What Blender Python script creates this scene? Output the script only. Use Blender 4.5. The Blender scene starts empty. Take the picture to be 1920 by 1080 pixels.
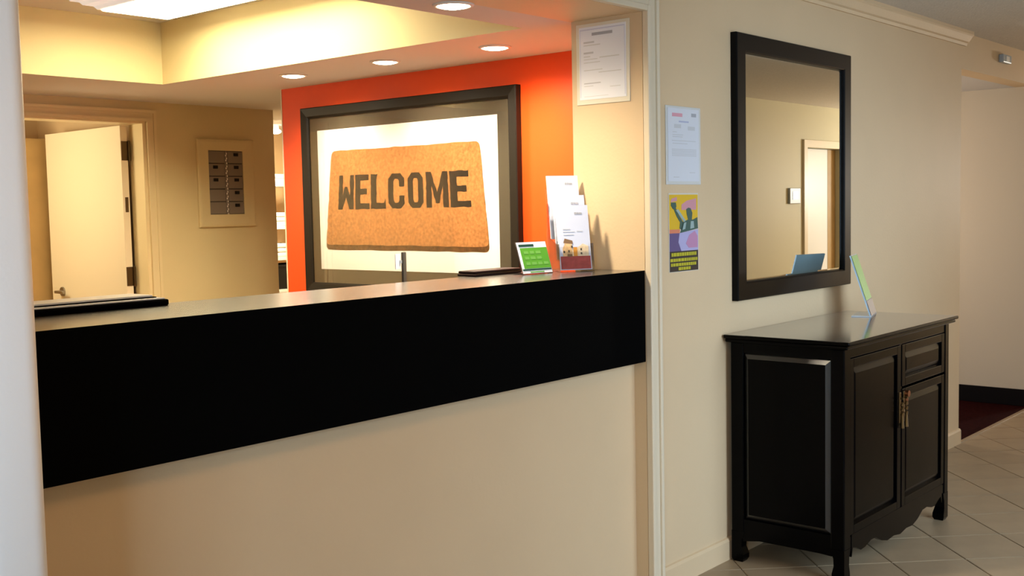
import bpy, bmesh, math, random
from mathutils import Vector, Matrix

random.seed(7)
SC = bpy.context.scene
COL = SC.collection

# ------------------------------------------------------------------ camera
CAM_Y, CAM_Z, FPX = -2.2135, 1.42, 2093.7
yaw, pitch, roll = 0.862402751, -0.0718377572, -0.0205363842
fwd = Vector((math.sin(yaw)*math.cos(pitch), math.cos(yaw)*math.cos(pitch), math.sin(pitch)))
rgt = Vector((math.cos(yaw), -math.sin(yaw), 0))
upv = rgt.cross(fwd)
r2 = math.cos(roll)*rgt + math.sin(roll)*upv
u2 = -math.sin(roll)*rgt + math.cos(roll)*upv
cd = bpy.data.cameras.new('camera')
cd.sensor_fit = 'HORIZONTAL'; cd.sensor_width = 36.0
cd.lens = FPX/1920*36.0
cd.clip_start = 0.05; cd.clip_end = 100
cam = bpy.data.objects.new('camera', cd); COL.objects.link(cam)
cam.matrix_world = Matrix(((r2.x, u2.x, -fwd.x, 0), (r2.y, u2.y, -fwd.y, CAM_Y),
                           (r2.z, u2.z, -fwd.z, CAM_Z), (0, 0, 0, 1)))
SC.camera = cam

# ------------------------------------------------------------------ world, exposure, daylight
vs = SC.view_settings
vs.view_transform = 'Standard'; vs.look = 'None'; vs.gamma = 1.0; vs.use_curve_mapping = False
vs.exposure = 0.0
W = bpy.data.worlds.new('world'); SC.world = W; W.use_nodes = True
W.node_tree.nodes['Background'].inputs[0].default_value = (0.62, 0.78, 1.0, 1)
W.node_tree.nodes['Background'].inputs[1].default_value = 1.0

def area(name, loc, aim, sx, sy, power, col, spread=180):
    l = bpy.data.lights.new(name, 'AREA'); l.shape = 'RECTANGLE'
    l.size = sx; l.size_y = sy; l.energy = power; l.color = col; l.spread = math.radians(spread)
    o = bpy.data.objects.new(name, l); COL.objects.link(o); o.location = loc
    o.rotation_euler = (Vector(aim)-Vector(loc)).to_track_quat('-Z', 'Y').to_euler()
    return o
DAY = (0.66, 0.82, 1.0)
WARM = (1.0, 0.70, 0.36)
area('daylight_window_right', (3.7, -2.97, 1.3), (4.9, 0, -.1), 1.9, 1.6, 41, DAY, 112)
area('daylight_window_left', (-1.9, -2.97, 1.3), (-1.5, 0, .5), 1.7, 1.6, 200, (.52, .74, 1.0), 160)

# ------------------------------------------------------------------ materials
MATS = {}
def mat(name, col, rough=0.6, spec=0.5, bump=0, bscale=60, var=0, vscale=8, metal=0, emit=None, estr=0, coat=0, objvar=0):
    if name in MATS: return MATS[name]
    m = bpy.data.materials.new(name); m.use_nodes = True
    nt = m.node_tree; b = nt.nodes['Principled BSDF']
    b.inputs['Base Color'].default_value = (*col, 1)
    b.inputs['Roughness'].default_value = rough
    b.inputs['Specular IOR Level'].default_value = spec
    b.inputs['Metallic'].default_value = metal
    b.inputs['Coat Weight'].default_value = coat; b.inputs['Coat Roughness'].default_value = rough
    tc = nt.nodes.new('ShaderNodeTexCoord')
    if var or objvar:
        n = nt.nodes.new('ShaderNodeTexNoise'); n.inputs['Scale'].default_value = vscale
        n.inputs['Detail'].default_value = 5
        nt.links.new(tc.outputs['Object'], n.inputs['Vector'])
        mr = nt.nodes.new('ShaderNodeMapRange')
        mr.inputs['From Min'].default_value = .3; mr.inputs['From Max'].default_value = .7
        mr.inputs['To Min'].default_value = 1-var; mr.inputs['To Max'].default_value = 1+var
        nt.links.new(n.outputs['Fac'], mr.inputs['Value'])
        val = mr.outputs['Result']
        if objvar:
            oi = nt.nodes.new('ShaderNodeObjectInfo')
            m2 = nt.nodes.new('ShaderNodeMapRange')
            m2.inputs['To Min'].default_value = 1-objvar; m2.inputs['To Max'].default_value = 1+objvar
            nt.links.new(oi.outputs['Random'], m2.inputs['Value'])
            mm = nt.nodes.new('ShaderNodeMath'); mm.operation = 'MULTIPLY'
            nt.links.new(val, mm.inputs[0]); nt.links.new(m2.outputs['Result'], mm.inputs[1])
            val = mm.outputs[0]
        hs = nt.nodes.new('ShaderNodeHueSaturation'); hs.inputs['Color'].default_value = (*col, 1)
        nt.links.new(val, hs.inputs['Value'])
        nt.links.new(hs.outputs['Color'], b.inputs['Base Color'])
    if bump:
        n = nt.nodes.new('ShaderNodeTexNoise'); n.inputs['Scale'].default_value = bscale
        n.inputs['Detail'].default_value = 3
        nt.links.new(tc.outputs['Object'], n.inputs['Vector'])
        bp = nt.nodes.new('ShaderNodeBump'); bp.inputs['Strength'].default_value = bump
        bp.inputs['Distance'].default_value = 0.004
        nt.links.new(n.outputs['Fac'], bp.inputs['Height'])
        nt.links.new(bp.outputs['Normal'], b.inputs['Normal'])
    if emit:
        b.inputs['Emission Color'].default_value = (*emit, 1)
        b.inputs['Emission Strength'].default_value = estr
    MATS[name] = m
    return m

def glassmat(name, tint=(1, 1, 1), refl=0.5, rough=0.02):
    m = bpy.data.materials.new(name); m.use_nodes = True
    nt = m.node_tree; nt.nodes.clear()
    out = nt.nodes.new('ShaderNodeOutputMaterial')
    tr = nt.nodes.new('ShaderNodeBsdfTransparent'); tr.inputs[0].default_value = (*tint, 1)
    gl = nt.nodes.new('ShaderNodeBsdfGlossy'); gl.inputs['Roughness'].default_value = rough
    fr = nt.nodes.new('ShaderNodeFresnel'); fr.inputs['IOR'].default_value = 1.45
    mu = nt.nodes.new('ShaderNodeMath'); mu.operation = 'MULTIPLY'; mu.inputs[1].default_value = refl
    mx = nt.nodes.new('ShaderNodeMixShader')
    nt.links.new(fr.outputs[0], mu.inputs[0]); nt.links.new(mu.outputs[0], mx.inputs[0])
    nt.links.new(tr.outputs[0], mx.inputs[1]); nt.links.new(gl.outputs[0], mx.inputs[2])
    nt.links.new(mx.outputs[0], out.inputs[0])
    return m

M_WALL = mat('cream_paint', (0.70, 0.52, 0.32), 0.55, 0.25, bump=.12, bscale=90, var=.02, vscale=3)
M_OFFICE = mat('cream_paint_yellow_lit', (0.70, 0.58, 0.33), 0.55, 0.25, bump=.12, bscale=90, var=.02, vscale=3)  # cream paint yellowed: the office light's tint is put into the colour
M_TRIM = mat('cream_gloss_trim', (0.74, 0.63, 0.46), 0.4, 0.4)
M_WING = mat('pale_wall_paint', (0.80, 0.76, 0.74), 0.5, 0.3, bump=.06, bscale=120)
M_ORANGE = mat('orange_paint', (0.80, 0.072, 0.008), 0.5, 0.25, bump=.08, bscale=90)
M_CEIL = mat('white_ceiling_paint', (0.64, 0.61, 0.59), 0.8, 0.1, bump=.1, bscale=140)
M_POP = mat('textured_ceiling', (0.72, 0.67, 0.61), 0.9, 0.1, bump=.8, bscale=110, var=.05, vscale=60)
M_BLACK = mat('matt_black_laminate', (0.0015, 0.0015, 0.0015), 0.7, 0.02)
M_TOP = mat('gloss_black_laminate', (0.045, 0.04, 0.034), 0.24, 1.0, coat=.5)
M_LACQ = mat('black_lacquer', (0.0006, 0.0006, 0.0009), 0.22, 0.075, bump=.03, bscale=40)
M_LACQEDGE = mat('polished_lacquer_edge', (0.001, 0.001, 0.0015), 0.35, 1.0)
M_LACQTOP = mat('black_lacquer_top', (0.012, 0.010, 0.009), 0.12, 1.0, coat=.6)
M_MIRFR = mat('black_mirror_frame', (0.0015, 0.0015, 0.002), 0.4, 0.12)
M_PICFR = mat('espresso_picture_frame', (0.010, 0.007, 0.004), 0.45, 0.2)
M_MATB = mat('grey_brown_mat_board', (0.085, 0.070, 0.045), 0.85, 0.2)
M_PRINT = mat('white_print', (0.88, 0.86, 0.80), 0.8, 0.1)
M_COIR = mat('coir_print', (0.43, 0.185, 0.06), 0.9, 0.05, var=.28, vscale=70)
M_COIRE = mat('coir_edge_print', (0.11, 0.05, 0.018), 0.9, 0.05, var=.5, vscale=45)
M_LETTER = mat('charcoal_letter_print', (0.028, 0.022, 0.016), 0.9, 0.05, var=.35, vscale=60)
M_PAPER = mat('white_paper', (0.86, 0.87, 0.92), 0.7, 0.2)
M_GREYINK = mat('grey_ink', (0.42, 0.42, 0.45), 0.8, 0.1)
M_PALEINK = mat('pale_grey_ink', (0.60, 0.60, 0.62), 0.8, 0.1)
M_DARKINK = mat('dark_ink', (0.10, 0.10, 0.12), 0.8, 0.1)
M_BLUEINK = mat('pale_blue_ink', (0.45, 0.47, 0.62), 0.8, 0.1)
M_PINKINK = mat('pink_ink', (0.72, 0.36, 0.42), 0.8, 0.1)
M_GREEN = mat('green_print', (0.10, 0.36, 0.02), 0.5, 0.4, var=.05, vscale=30)
M_GREENLT = mat('pale_green_ink', (0.17, 0.44, 0.07), 0.5, 0.4)
M_DKGREEN = mat('dark_green_ink', (0.01, 0.06, 0.04), 0.5, 0.4)
M_ACRYL = glassmat('clear_acrylic', (0.97, 0.97, 0.97), 0.8, 0.05)
M_GLASS = glassmat('picture_glass', (1, 1, 1), 0.35, 0.0)
M_WINGLASS = glassmat('window_glass', (0.96, 0.98, 0.98), 0.5, 0.0)
M_MIRROR = mat('mirror_silver', (0.80, 0.84, 0.82), 0.0, 0.5, metal=1)
M_TILE = mat('beige_ceramic_tile', (0.315, 0.228, 0.138), 0.38, 0.4, bump=.06, bscale=25, var=.09, vscale=7, objvar=.06)
M_CARPET = mat('dark_maroon_carpet', (0.022, 0.004, 0.004), 1.0, 0.02, bump=.5, bscale=200, var=.3, vscale=40)
M_DKBASE = mat('black_vinyl_base', (0.006, 0.005, 0.006), 0.6, 0.1)
M_DOOR = mat('cream_door_paint', (0.80, 0.70, 0.52), 0.45, 0.35)
M_TAN = mat('tan_door_stain', (0.42, 0.27, 0.11), 0.5, 0.3, var=.08, vscale=6)
M_BRONZE = mat('dark_bronze_metal', (0.10, 0.065, 0.03), 0.35, 0.5, metal=.8)
M_BRASS = mat('aged_brass', (0.22, 0.14, 0.06), 0.3, 0.5, metal=1)
M_STEEL = mat('satin_steel', (0.35, 0.33, 0.30), 0.3, 0.5, metal=1)
M_BREAKER = mat('grey_breaker_plastic', (0.22, 0.185, 0.15), 0.5, 0.3)
M_BLKPL = mat('black_plastic', (0.008, 0.008, 0.008), 0.4, 0.3)
M_WHITEPL = mat('white_plastic', (0.78, 0.77, 0.74), 0.4, 0.4)
M_GREYPL = mat('grey_plastic', (0.42, 0.46, 0.50), 0.4, 0.4)
M_LEATHER = mat('dark_brown_leather', (0.014, 0.005, 0.004), 0.5, 0.15)
M_TOWEL = mat('white_towel', (0.82, 0.80, 0.74), 0.9, 0.1, bump=.3, bscale=150)
M_LAMP = mat('lamp_lens', (1, 1, 1), 0.4, 0.2, emit=(1.0, 0.86, 0.60), estr=30)
M_FLUO = mat('fluorescent_lens', (1, 1, 1), 0.4, 0.2, emit=(1.0, 0.88, 0.55), estr=34.0)
M_GLOBE = mat('globe_lens', (1, 1, 1), 0.4, 0.2, emit=(1.0, 0.85, 0.55), estr=10)
M_FIXTURE = mat('fixture_white', (0.72, 0.68, 0.62), 0.4, 0.3)

# floor base: grid of joints that carries on the tile pattern beyond the built tiles
def floor_base_mat():
    m = bpy.data.materials.new('tile_floor_base'); m.use_nodes = True
    nt = m.node_tree; b = nt.nodes['Principled BSDF']
    tc = nt.nodes.new('ShaderNodeTexCoord'); mp = nt.nodes.new('ShaderNodeMapping')
    mp.inputs['Rotation'].default_value = (0, 0, math.radians(45)); mp.inputs['Location'].default_value = (-.06, -.203, 0)
    br = nt.nodes.new('ShaderNodeTexBrick'); br.offset = 0
    br.inputs['Scale'].default_value = 1; br.inputs['Brick Width'].default_value = .30
    br.inputs['Row Height'].default_value = .30; br.inputs['Mortar Size'].default_value = .003
    br.inputs['Color1'].default_value = (0.325, 0.235, 0.143, 1); br.inputs['Color2'].default_value = (0.305, 0.22, 0.134, 1)
    br.inputs['Mortar'].default_value = (0.15, 0.11, 0.075, 1)
    nt.links.new(tc.outputs['Object'], mp.inputs['Vector']); nt.links.new(mp.outputs[0], br.inputs['Vector'])
    nt.links.new(br.outputs['Color'], b.inputs['Base Color']); b.inputs['Roughness'].default_value = .45
    return m
M_FLOORBASE = floor_base_mat()
M_GROUT = mat('grout', (0.15, 0.11, 0.075), 0.9, 0.1)

# ------------------------------------------------------------------ helpers
def link(o, parent=None):
    COL.objects.link(o)
    if parent: o.parent = parent
    return o
def obj(name, bm, m, parent=None, smooth=False, loc=None):
    bmesh.ops.recalc_face_normals(bm, faces=bm.faces[:])
    me = bpy.data.meshes.new(name); bm.to_mesh(me); bm.free()
    for mm in (m if isinstance(m, (list, tuple)) else [m]): me.materials.append(mm)
    if smooth:
        for p in me.polygons: p.use_smooth = True
    o = bpy.data.objects.new(name, me); link(o, parent)
    if loc: o.location = loc
    return o
def box(bm, x0, x1, y0, y1, z0, z1, bev=0, seg=2, mi=0):
    vs = [bm.verts.new((x, y, z)) for x in (x0, x1) for y in (y0, y1) for z in (z0, z1)]
    idx = [(0, 1, 3, 2), (4, 6, 7, 5), (0, 4, 5, 1), (2, 3, 7, 6), (0, 2, 6, 4), (1, 5, 7, 3)]
    fs = [bm.faces.new([vs[i] for i in f]) for f in idx]
    for f in fs: f.material_index = mi
    if bev:
        es = list({e for f in fs for e in f.edges})
        r = bmesh.ops.bevel(bm, geom=es, offset=bev, segments=seg, affect='EDGES', profile=.5)
        for f in r['faces']: f.material_index = mi
    return bm
def B(*boxes, bev=0, seg=2):
    bm = bmesh.new()
    for b in boxes: box(bm, *b, bev=bev, seg=seg)
    return bm
def prism(bm, pts, axis, a, b, mi=0):
    """extrude polygon pts (2-D) along axis from a to b; axis 0: pts are (y,z); 1: (x,z); 2: (x,y)"""
    def P(p, t):
        return {0: (t, p[0], p[1]), 1: (p[0], t, p[1]), 2: (p[0], p[1], t)}[axis]
    A = [bm.verts.new(P(p, a)) for p in pts]; C = [bm.verts.new(P(p, b)) for p in pts]
    n = len(pts)
    fs = [bm.faces.new(A), bm.faces.new(C[::-1])]
    for i in range(n):
        fs.append(bm.faces.new((A[i], C[i], C[(i+1) % n], A[(i+1) % n])))
    for f in fs: f.material_index = mi
    return fs
def cyl(bm, p0, p1, r0, r1=None, n=16):
    r1 = r0 if r1 is None else r1
    p0, p1 = Vector(p0), Vector(p1); d = (p1-p0).normalized()
    a = d.orthogonal().normalized(); b = d.cross(a)
    A = [bm.verts.new(p0+r0*(math.cos(t)*a+math.sin(t)*b)) for t in [2*math.pi*i/n for i in range(n)]]
    C = [bm.verts.new(p1+r1*(math.cos(t)*a+math.sin(t)*b)) for t in [2*math.pi*i/n for i in range(n)]]
    bm.faces.new(A[::-1]); bm.faces.new(C)
    for i in range(n): bm.faces.new((A[i], A[(i+1) % n], C[(i+1) % n], C[i]))
def lathe(bm, prof, c, n=32, axis=2):
    rings = []
    for r, h in prof:
        ring = []
        for i in range(n):
            t = 2*math.pi*i/n
            ring.append(bm.verts.new((c[0]+r*math.cos(t), c[1]+r*math.sin(t), c[2]+h)))
        rings.append(ring)
    for a, b in zip(rings, rings[1:]):
        for i in range(n): bm.faces.new((a[i], a[(i+1) % n], b[(i+1) % n], b[i]))
    return rings
def ringframe(bm, prof, corners):
    """sweep profile [(inset, height)] round a rectangle; corners(inset,height)->4 points"""
    loops = [[bm.verts.new(p) for p in corners(i, h)] for i, h in prof]
    n = len(prof)
    for k in range(n):
        a, b = loops[k], loops[(k+1) % n]
        for i in range(4): bm.faces.new((a[i], a[(i+1) % 4], b[(i+1) % 4], b[i]))
def empty(name, loc, label, cat, rz=0, group=None):
    o = bpy.data.objects.new(name, None); link(o); o.location = loc; o.rotation_euler = (0, 0, rz)
    o.empty_display_size = .05
    return tag(o, label, cat, group)
def tag(o, label, cat, group=None):
    o['label'] = label; o['category'] = cat
    if group: o['group'] = group
    return o
def struct(name, bm, m, parent=None, smooth=False):
    o = obj(name, bm, m, parent, smooth)
    if parent is None: o['kind'] = 'structure'
    return o

# ================================================================== SETTING
ZC, ZO = 2.36, 2.093          # lobby ceiling, office ceiling / opening head
XJ = 3.31                     # right jamb of the counter opening
XO = 3.90                     # orange wall
CT_WALL = 1.181
# --- floor -----------------------------------------------------------------
floor = struct('floor', B((-3.2, 14.2, -2.95, 9.0, -.08, -.004)), M_FLOORBASE)
T, G = .30, .0045
S2 = math.sqrt(.5)
def uv2xy(u, v): return ((u+v)*S2, (v-u)*S2)      # u=(x-y)/sqrt2, v=(x+y)/sqrt2
U0, V0 = 3.66, 2.603
def tile_mesh(poly):
    bm = bmesh.new()
    k = .003
    cx = sum(p[0] for p in poly)/len(poly); cy = sum(p[1] for p in poly)/len(poly)
    lo = [bm.verts.new((x, y, -.004)) for x, y in poly]
    mi = [bm.verts.new((x, y, -.0012)) for x, y in poly]
    hi = [bm.verts.new((x+(cx-x)*k/.15, y+(cy-y)*k/.15, 0)) for x, y in poly]
    n = len(poly)
    bm.faces.new(hi)
    for a, b in ((lo, mi), (mi, hi)):
        for i in range(n): bm.faces.new((a[i], a[(i+1) % n], b[(i+1) % n], b[i]))
    bmesh.ops.recalc_face_normals(bm, faces=bm.faces[:])
    me = bpy.data.meshes.new('tile'); bm.to_mesh(me); bm.free(); me.materials.append(M_TILE)
    return me
def clip(poly, y):
    out = []
    for i in range(len(poly)):
        a, b = poly[i], poly[(i+1) % len(poly)]
        if a[1] <= y: out.append(a)
        if (a[1] <= y) != (b[1] <= y):
            t = (y-a[1])/(b[1]-a[1]); out.append((a[0]+t*(b[0]-a[0]), y))
    return out
hsq = (T-G)/2
full = [uv2xy(*c) for c in ((-hsq, -hsq), (hsq, -hsq), (hsq, hsq), (-hsq, hsq))]
full_me = tile_mesh(full)
for i in range(-12, 40):
    for j in range(-30, 40):
        cu, cv = U0+(i+.5)*T, V0+(j+.5)*T
        x, y = uv2xy(cu, cv)
        if not (3.3 < x < 9.4 and -1.75 < y < .22): continue
        poly = [(x+px, y+py) for px, py in full]
        if max(p[1] for p in poly) > -.001:
            q = clip(poly, -.001)
            if len(q) < 3: continue
            a = sum(q[k][0]*q[(k+1) % len(q)][1]-q[(k+1) % len(q)][0]*q[k][1] for k in range(len(q)))/2
            if abs(a) < .002: continue
            me = tile_mesh([(px-x, py-y) for px, py in q])
        else: me = full_me
        o = bpy.data.objects.new('tile', me); link(o, floor); o.location = (x, y, 0)
struct('floor_carpet', B((6.40, 7.95, .0, 4.2, -.004, .004)), M_CARPET)
bm = B((6.40, 7.95, -.012, .012, -.004, .005), bev=.002)
struct('trim_threshold', bm, M_TILE)

# --- lobby wall in the plane y = 0 (with the counter opening and the corridor opening)
struct('wall_lobby', B((XJ, 6.546, 0, .31, -.004, ZC), (0.55, XJ, 0, .31, ZO, ZC), (6.546, 7.95, 0, .12, 2.155, ZC),
                       (8.1, 14.0, -.0, .31, -.004, ZC)), M_WALL)
struct('wall_counter', B((0.55, XJ, .05, .20, -.004, CT_WALL)), M_WALL)
bm = bmesh.new(); box(bm, .742, .853, -.50, .33, -.004, ZC)
es = [e for e in bm.edges if abs(e.verts[0].co.z-e.verts[1].co.z) > 1 and e.verts[0].co.y < -.4]
bmesh.ops.bevel(bm, geom=es, offset=.030, segments=8, affect='EDGES', profile=.5)
w = struct('wall_left', bm, M_WING, smooth=True)
struct('wall_left_return', B((-3.0, .742, -.06, .33, -.004, ZC)), M_WALL)
struct('wall_far_left', B((-3.15, -3.0, -2.95, 0, -.004, ZC)), M_WALL)
struct('wall_far_right', B((14.0, 14.15, -2.95, .31, -.004, ZC)), M_WALL)
# opposite wall with two storefront windows and a doorway (seen only in the mirror)
W1, W2, DR = (2.6, 4.8), (-2.8, -1.0), (10.20, 11.05)
yb0, yb1 = -2.95, -2.75
bm = bmesh.new()
def wallseg(x0, x1, z0=-.004, z1=ZC): box(bm, x0, x1, yb0, yb1, z0, z1)
wallseg(-3.0, W2[0]); wallseg(W2[0], W2[1], -.004, .4); wallseg(W2[0], W2[1], 2.1)
wallseg(W2[1], W1[0]); wallseg(W1[0], W1[1], -.004, .4); wallseg(W1[0], W1[1], 2.1)
wallseg(W1[1], DR[0]); wallseg(DR[0], DR[1], 1.95); wallseg(DR[1], 14.0)
struct('wall_back', bm, mat('pale_olive_paint', (0.60, 0.55, 0.37), 0.55, 0.25))
for n, (a, b) in enumerate((W1, W2), 1):
    wn = struct('window_%d' % n, B((a, b, yb0+.06, yb0+.12, .4, .45), (a, b, yb0+.06, yb0+.12, 2.05, 2.1),
        (a, a+.05, yb0+.06, yb0+.12, .45, 2.05), (b-.05, b, yb0+.06, yb0+.12, .45, 2.05),
        ((a+b)/2-.025, (a+b)/2+.025, yb0+.06, yb0+.12, .45, 2.05)), M_STEEL)
    obj('pane', B((a+.05, (a+b)/2-.025, yb0+.085, yb0+.091, .45, 2.05)), M_WINGLASS, wn)
    obj('pane', B(((a+b)/2+.025, b-.05, yb0+.085, yb0+.091, .45, 2.05)), M_WINGLASS, wn)
d3 = struct('door_3', B((DR[0]+.005, DR[1]-.19, -2.87, -2.83, .005, 1.945), bev=.002), M_WHITEPL)
obj('dark_gap_strip', B((DR[1]-.185, DR[1]-.005, -2.87, -2.83, .005, 1.945), bev=.002), M_TAN, d3)  # brown strip put in for the dark gap beyond the leaf
bm = bmesh.new()
prism(bm, [(DR[0]-.07, -.004), (DR[0], -.004), (DR[0], 1.95), (DR[1], 1.95), (DR[1], -.004), (DR[1]+.07, -.004), (DR[1]+.07, 2.02), (DR[0]-.07, 2.02)], 1, -2.75, -2.728)
struct('trim_3', bm, M_TRIM)
# --- ceilings
struct('ceiling', B((-3.15, 14.15, -2.95, .31, ZC, ZC+.05)), M_POP)
TX0, TX1, TY0, TY1, TZ = .9, 3.28, .515, 2.95, 2.408
bm = bmesh.new()
for b in ((-.6, TX0, .31, 6.0), (TX1, 6.4, .31, 6.0), (TX0, TX1, .31, TY0), (TX0, TX1, TY1, 6.0)):
    box(bm, *b, ZO, ZO+.012)
struct('ceiling_office', bm, M_CEIL)
struct('ceiling_tray', B((TX0-.1, TX1+.1, TY0-.1, TY1+.1, TZ, TZ+.04)), M_CEIL)
struct('wall_tray', B((TX0-.1, TX0, TY0-.1, TY1+.1, ZO+.012, TZ), (TX1, TX1+.1, TY0-.1, TY1+.1, ZO+.012, TZ),
                      (TX0, TX1, TY0-.1, TY0, ZO+.012, TZ), (TX0, TX1, TY1, TY1+.1, ZO+.012, TZ)), M_OFFICE)
# thin painted arris that closes the soffit edge below the tray walls
struct('trim_tray', B((TX1-.002, TX1, TY0, TY1, ZO, ZO+.012), (TX0, TX1-.002, TY1-.002, TY1, ZO, ZO+.012)), M_OFFICE)
# --- office walls
struct('wall_orange', B((XO, XO+.12, .31, 2.766, -.004, ZO)), M_ORANGE)
bm = B((XO-.003, XO+.123, 2.766, 2.772, -.004, ZO)); struct('trim_orange_edge', bm, M_TRIM)
YB = 3.80
DX0, DX1, DZ = 2.72, 3.683, 1.975
struct('wall_office_back', B((-.6, DX0, YB, YB+.12, -.004, ZO), (DX0, DX1, YB, YB+.12, DZ, ZO), (DX1, 4.632, YB, YB+.12, -.004, ZO)), M_OFFICE)
struct('wall_office_left', B((-.72, -.6, .33, 6.0, -.004, ZO)), M_WALL)
# room behind the door and passage behind the orange wall
struct('wall_rear_room', B((-.6, 3.78, 5.3, 5.42, -.004, ZO), (3.78, 3.9, YB+.12, 5.42, -.004, ZO)), M_WALL)
struct('wall_passage', B((3.9, 6.4, 5.42, 5.54, -.004, ZO), (6.28, 6.4, .31, 5.42, -.004, ZO)), M_WALL)
# --- corridor beyond the lobby wall
struct('wall_corridor', B((7.95, 8.1, .0, 4.2, -.004, 2.36), (6.4, 8.1, 4.2, 4.35, -.004, 2.36)), mat('cream_paint_daylit', (0.66, 0.58, 0.46), 0.55, 0.25, bump=.1, bscale=90))  # wall paint made paler and greyer to stand in for daylight
struct('ceiling_corridor', B((6.546, 7.95, .12, 4.2, 2.155, 2.19)), M_CEIL)
struct('baseboard_corridor', B((7.935, 7.95, .01, 4.2, .004, .118), bev=.003), M_DKBASE)
# --- trims of the lobby wall
def casing(name, pts_outer, m=M_TRIM): pass
bm = bmesh.new()
# stepped casing round the counter opening: right leg and head
def leg(x0, x1, y0, y1): box(bm, x0, x1, y0, y1, -.004, ZO+.085 if x0 > XJ-.001 else ZO, bev=.003)
box(bm, XJ, XJ+.022, -.026, 0, -.004, ZO+.022, bev=.004)
box(bm, XJ+.022, XJ+.060, -.016, 0, -.004, ZO+.060, bev=.003)
box(bm, XJ+.060, XJ+.078, -.024, 0, -.004, ZO+.078, bev=.005)
box(bm, .853, XJ, -.026, 0, ZO, ZO+.022, bev=.004)
box(bm, .853, XJ+.022, -.016, 0, ZO+.022, ZO+.060, bev=.003)
box(bm, .853, XJ+.060, -.024, 0, ZO+.060, ZO+.078, bev=.005)
struct('trim_1', bm, M_TRIM)
bm = bmesh.new()
prism(bm, [(0, 2.285), (-.010, 2.285), (-.014, 2.300), (-.024, 2.306), (-.045, 2.335), (-.052, 2.342), (-.052, ZC), (0, ZC)], 0, XJ-2.45, 6.60)
struct('trim_crown', bm, M_WALL)
bm = bmesh.new()
prism(bm, [(0, 0), (-.013, 0), (-.013, .075), (-.008, .085), (0, .088)], 0, XJ+.079, 6.552)
struct('baseboard_lobby', bm, M_WALL)
bm = bmesh.new()
prism(bm, [(0, 0), (.013, 0), (.013, .075), (.008, .085), (0, .088)], 0, 0, 1)   # corner return of the baseboard
for v in bm.verts: v.co = (6.546+v.co.y, -.0+(.31*v.co.x), v.co.z)
struct('baseboard_return', bm, M_WALL)
# --- door casing in the office
bm = bmesh.new()
c = .068
for (o0, o1, d) in ((0, .018, .030), (.018, .050, .016), (.050, .068, .022)):
    prism(bm, [(DX1+o0, -.004), (DX1+o1, -.004), (DX1+o1, DZ+o1), (DX0-o1, DZ+o1), (DX0-o1, -.004), (DX0-o0, -.004), (DX0-o0, DZ+o0), (DX1+o0, DZ+o0)], 1, YB-d, YB)
# door stop / inner lining
prism(bm, [(DX1, -.004), (DX1, DZ), (DX0, DZ), (DX0, -.004), (DX0+.02, -.004), (DX0+.02, DZ-.012), (DX1-.022, DZ-.012), (DX1-.022, -.004)], 1, YB-.012, YB+.135)
struct('trim_2', bm, mat('yellow_trim_paint', (0.74, 0.61, 0.36), 0.4, 0.35))
# --- open door leaf (hinged on the right, swung away into the rear room)
HX, HY = 3.640, 3.925
d1 = struct('door_1', B((-.045, 0, 0, .945, .01, 1.958), bev=.002), M_DOOR)
d1.location = (HX, HY, 0); d1.rotation_euler = (0, 0, math.radians(-1.0))
for z0 in (1.75, .995):
    bm = B((-.043, .0, -.004, 0, z0, z0+.115), bev=.001); box(bm, 0, .016, -.006, -.003, z0, z0+.115)
    cyl(bm, (.004, -.010, z0-.004), (.004, -.010, z0+.119), .0075, n=12)
    obj('hinge', bm, M_BRONZE, d1)
bm = B((-.030, -.010, -.003, 0, 1.44, 1.53), bev=.001); box(bm, -.028, -.012, -.0034, -.0028, 1.455, 1.515)
obj('edge_plate', bm, M_BRONZE, d1)
bm = bmesh.new(); cyl(bm, (-.045, .80, .935), (-.055, .80, .935), .030, n=20)
cyl(bm, (-.055, .80, .935), (-.095, .80, .935), .010, n=12); box(bm, -.102, -.086, .70, .812, .926, .944, bev=.004)
obj('door_handle', bm, M_STEEL, d1)
bm = B((3.0, 3.778, 4.93, 4.97, -.004, 1.935), bev=.003)
d2 = struct('door_2', bm, M_TAN)

# ================================================================== LAMPS AND ADDED FILLS
LABELS = ['small round recessed downlight nearest the orange wall\'s far left corner',
          'small round recessed downlight above the middle of the welcome picture',
          'small round recessed downlight above the right end of the welcome picture',
          'round recessed downlight at the top edge of the view, closest to the counter front']
def spot(loc, power, col=(1, .85, .63), ang=165, blend=1.0):
    l = bpy.data.lights.new('spot', 'SPOT'); l.energy = power; l.color = col
    l.spot_size = math.radians(ang); l.spot_blend = blend; l.shadow_soft_size = .05
    o = bpy.data.objects.new('downlight_beam', l); link(o); o.location = loc
    return o
proto = None
for k, (x, y) in enumerate(((3.54, 2.21), (3.53, 1.54), (3.567, .91), (2.735, .36))):
    if proto is None:
        t = empty('downlight', (0, 0, ZO), LABELS[k], 'ceiling light', group='recessed downlights in the office soffit')
        bm = bmesh.new(); lathe(bm, [(.054, -.002), (.058, -.007), (.068, -.004), (.070, 0), (.054, 0)], (0, 0, 0))
        ring = obj('trim_ring', bm, M_FIXTURE, t, smooth=True)
        bm = bmesh.new(); rr = lathe(bm, [(.054, -.002), (.048, -.008), (.030, -.012), (.010, -.014)], (0, 0, 0)); bm.faces.new(rr[-1])
        lens = obj('lens', bm, M_LAMP, t, smooth=True)
        proto = t
    else:
        t = proto.copy(); COL.objects.link(t); t['label'] = LABELS[k]
        for ch in (ring, lens):
            c2 = ch.copy(); COL.objects.link(c2); c2.parent = t
    t.location = (x, y, ZO)
    spot((x, y, ZO-.03), 96)
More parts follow.
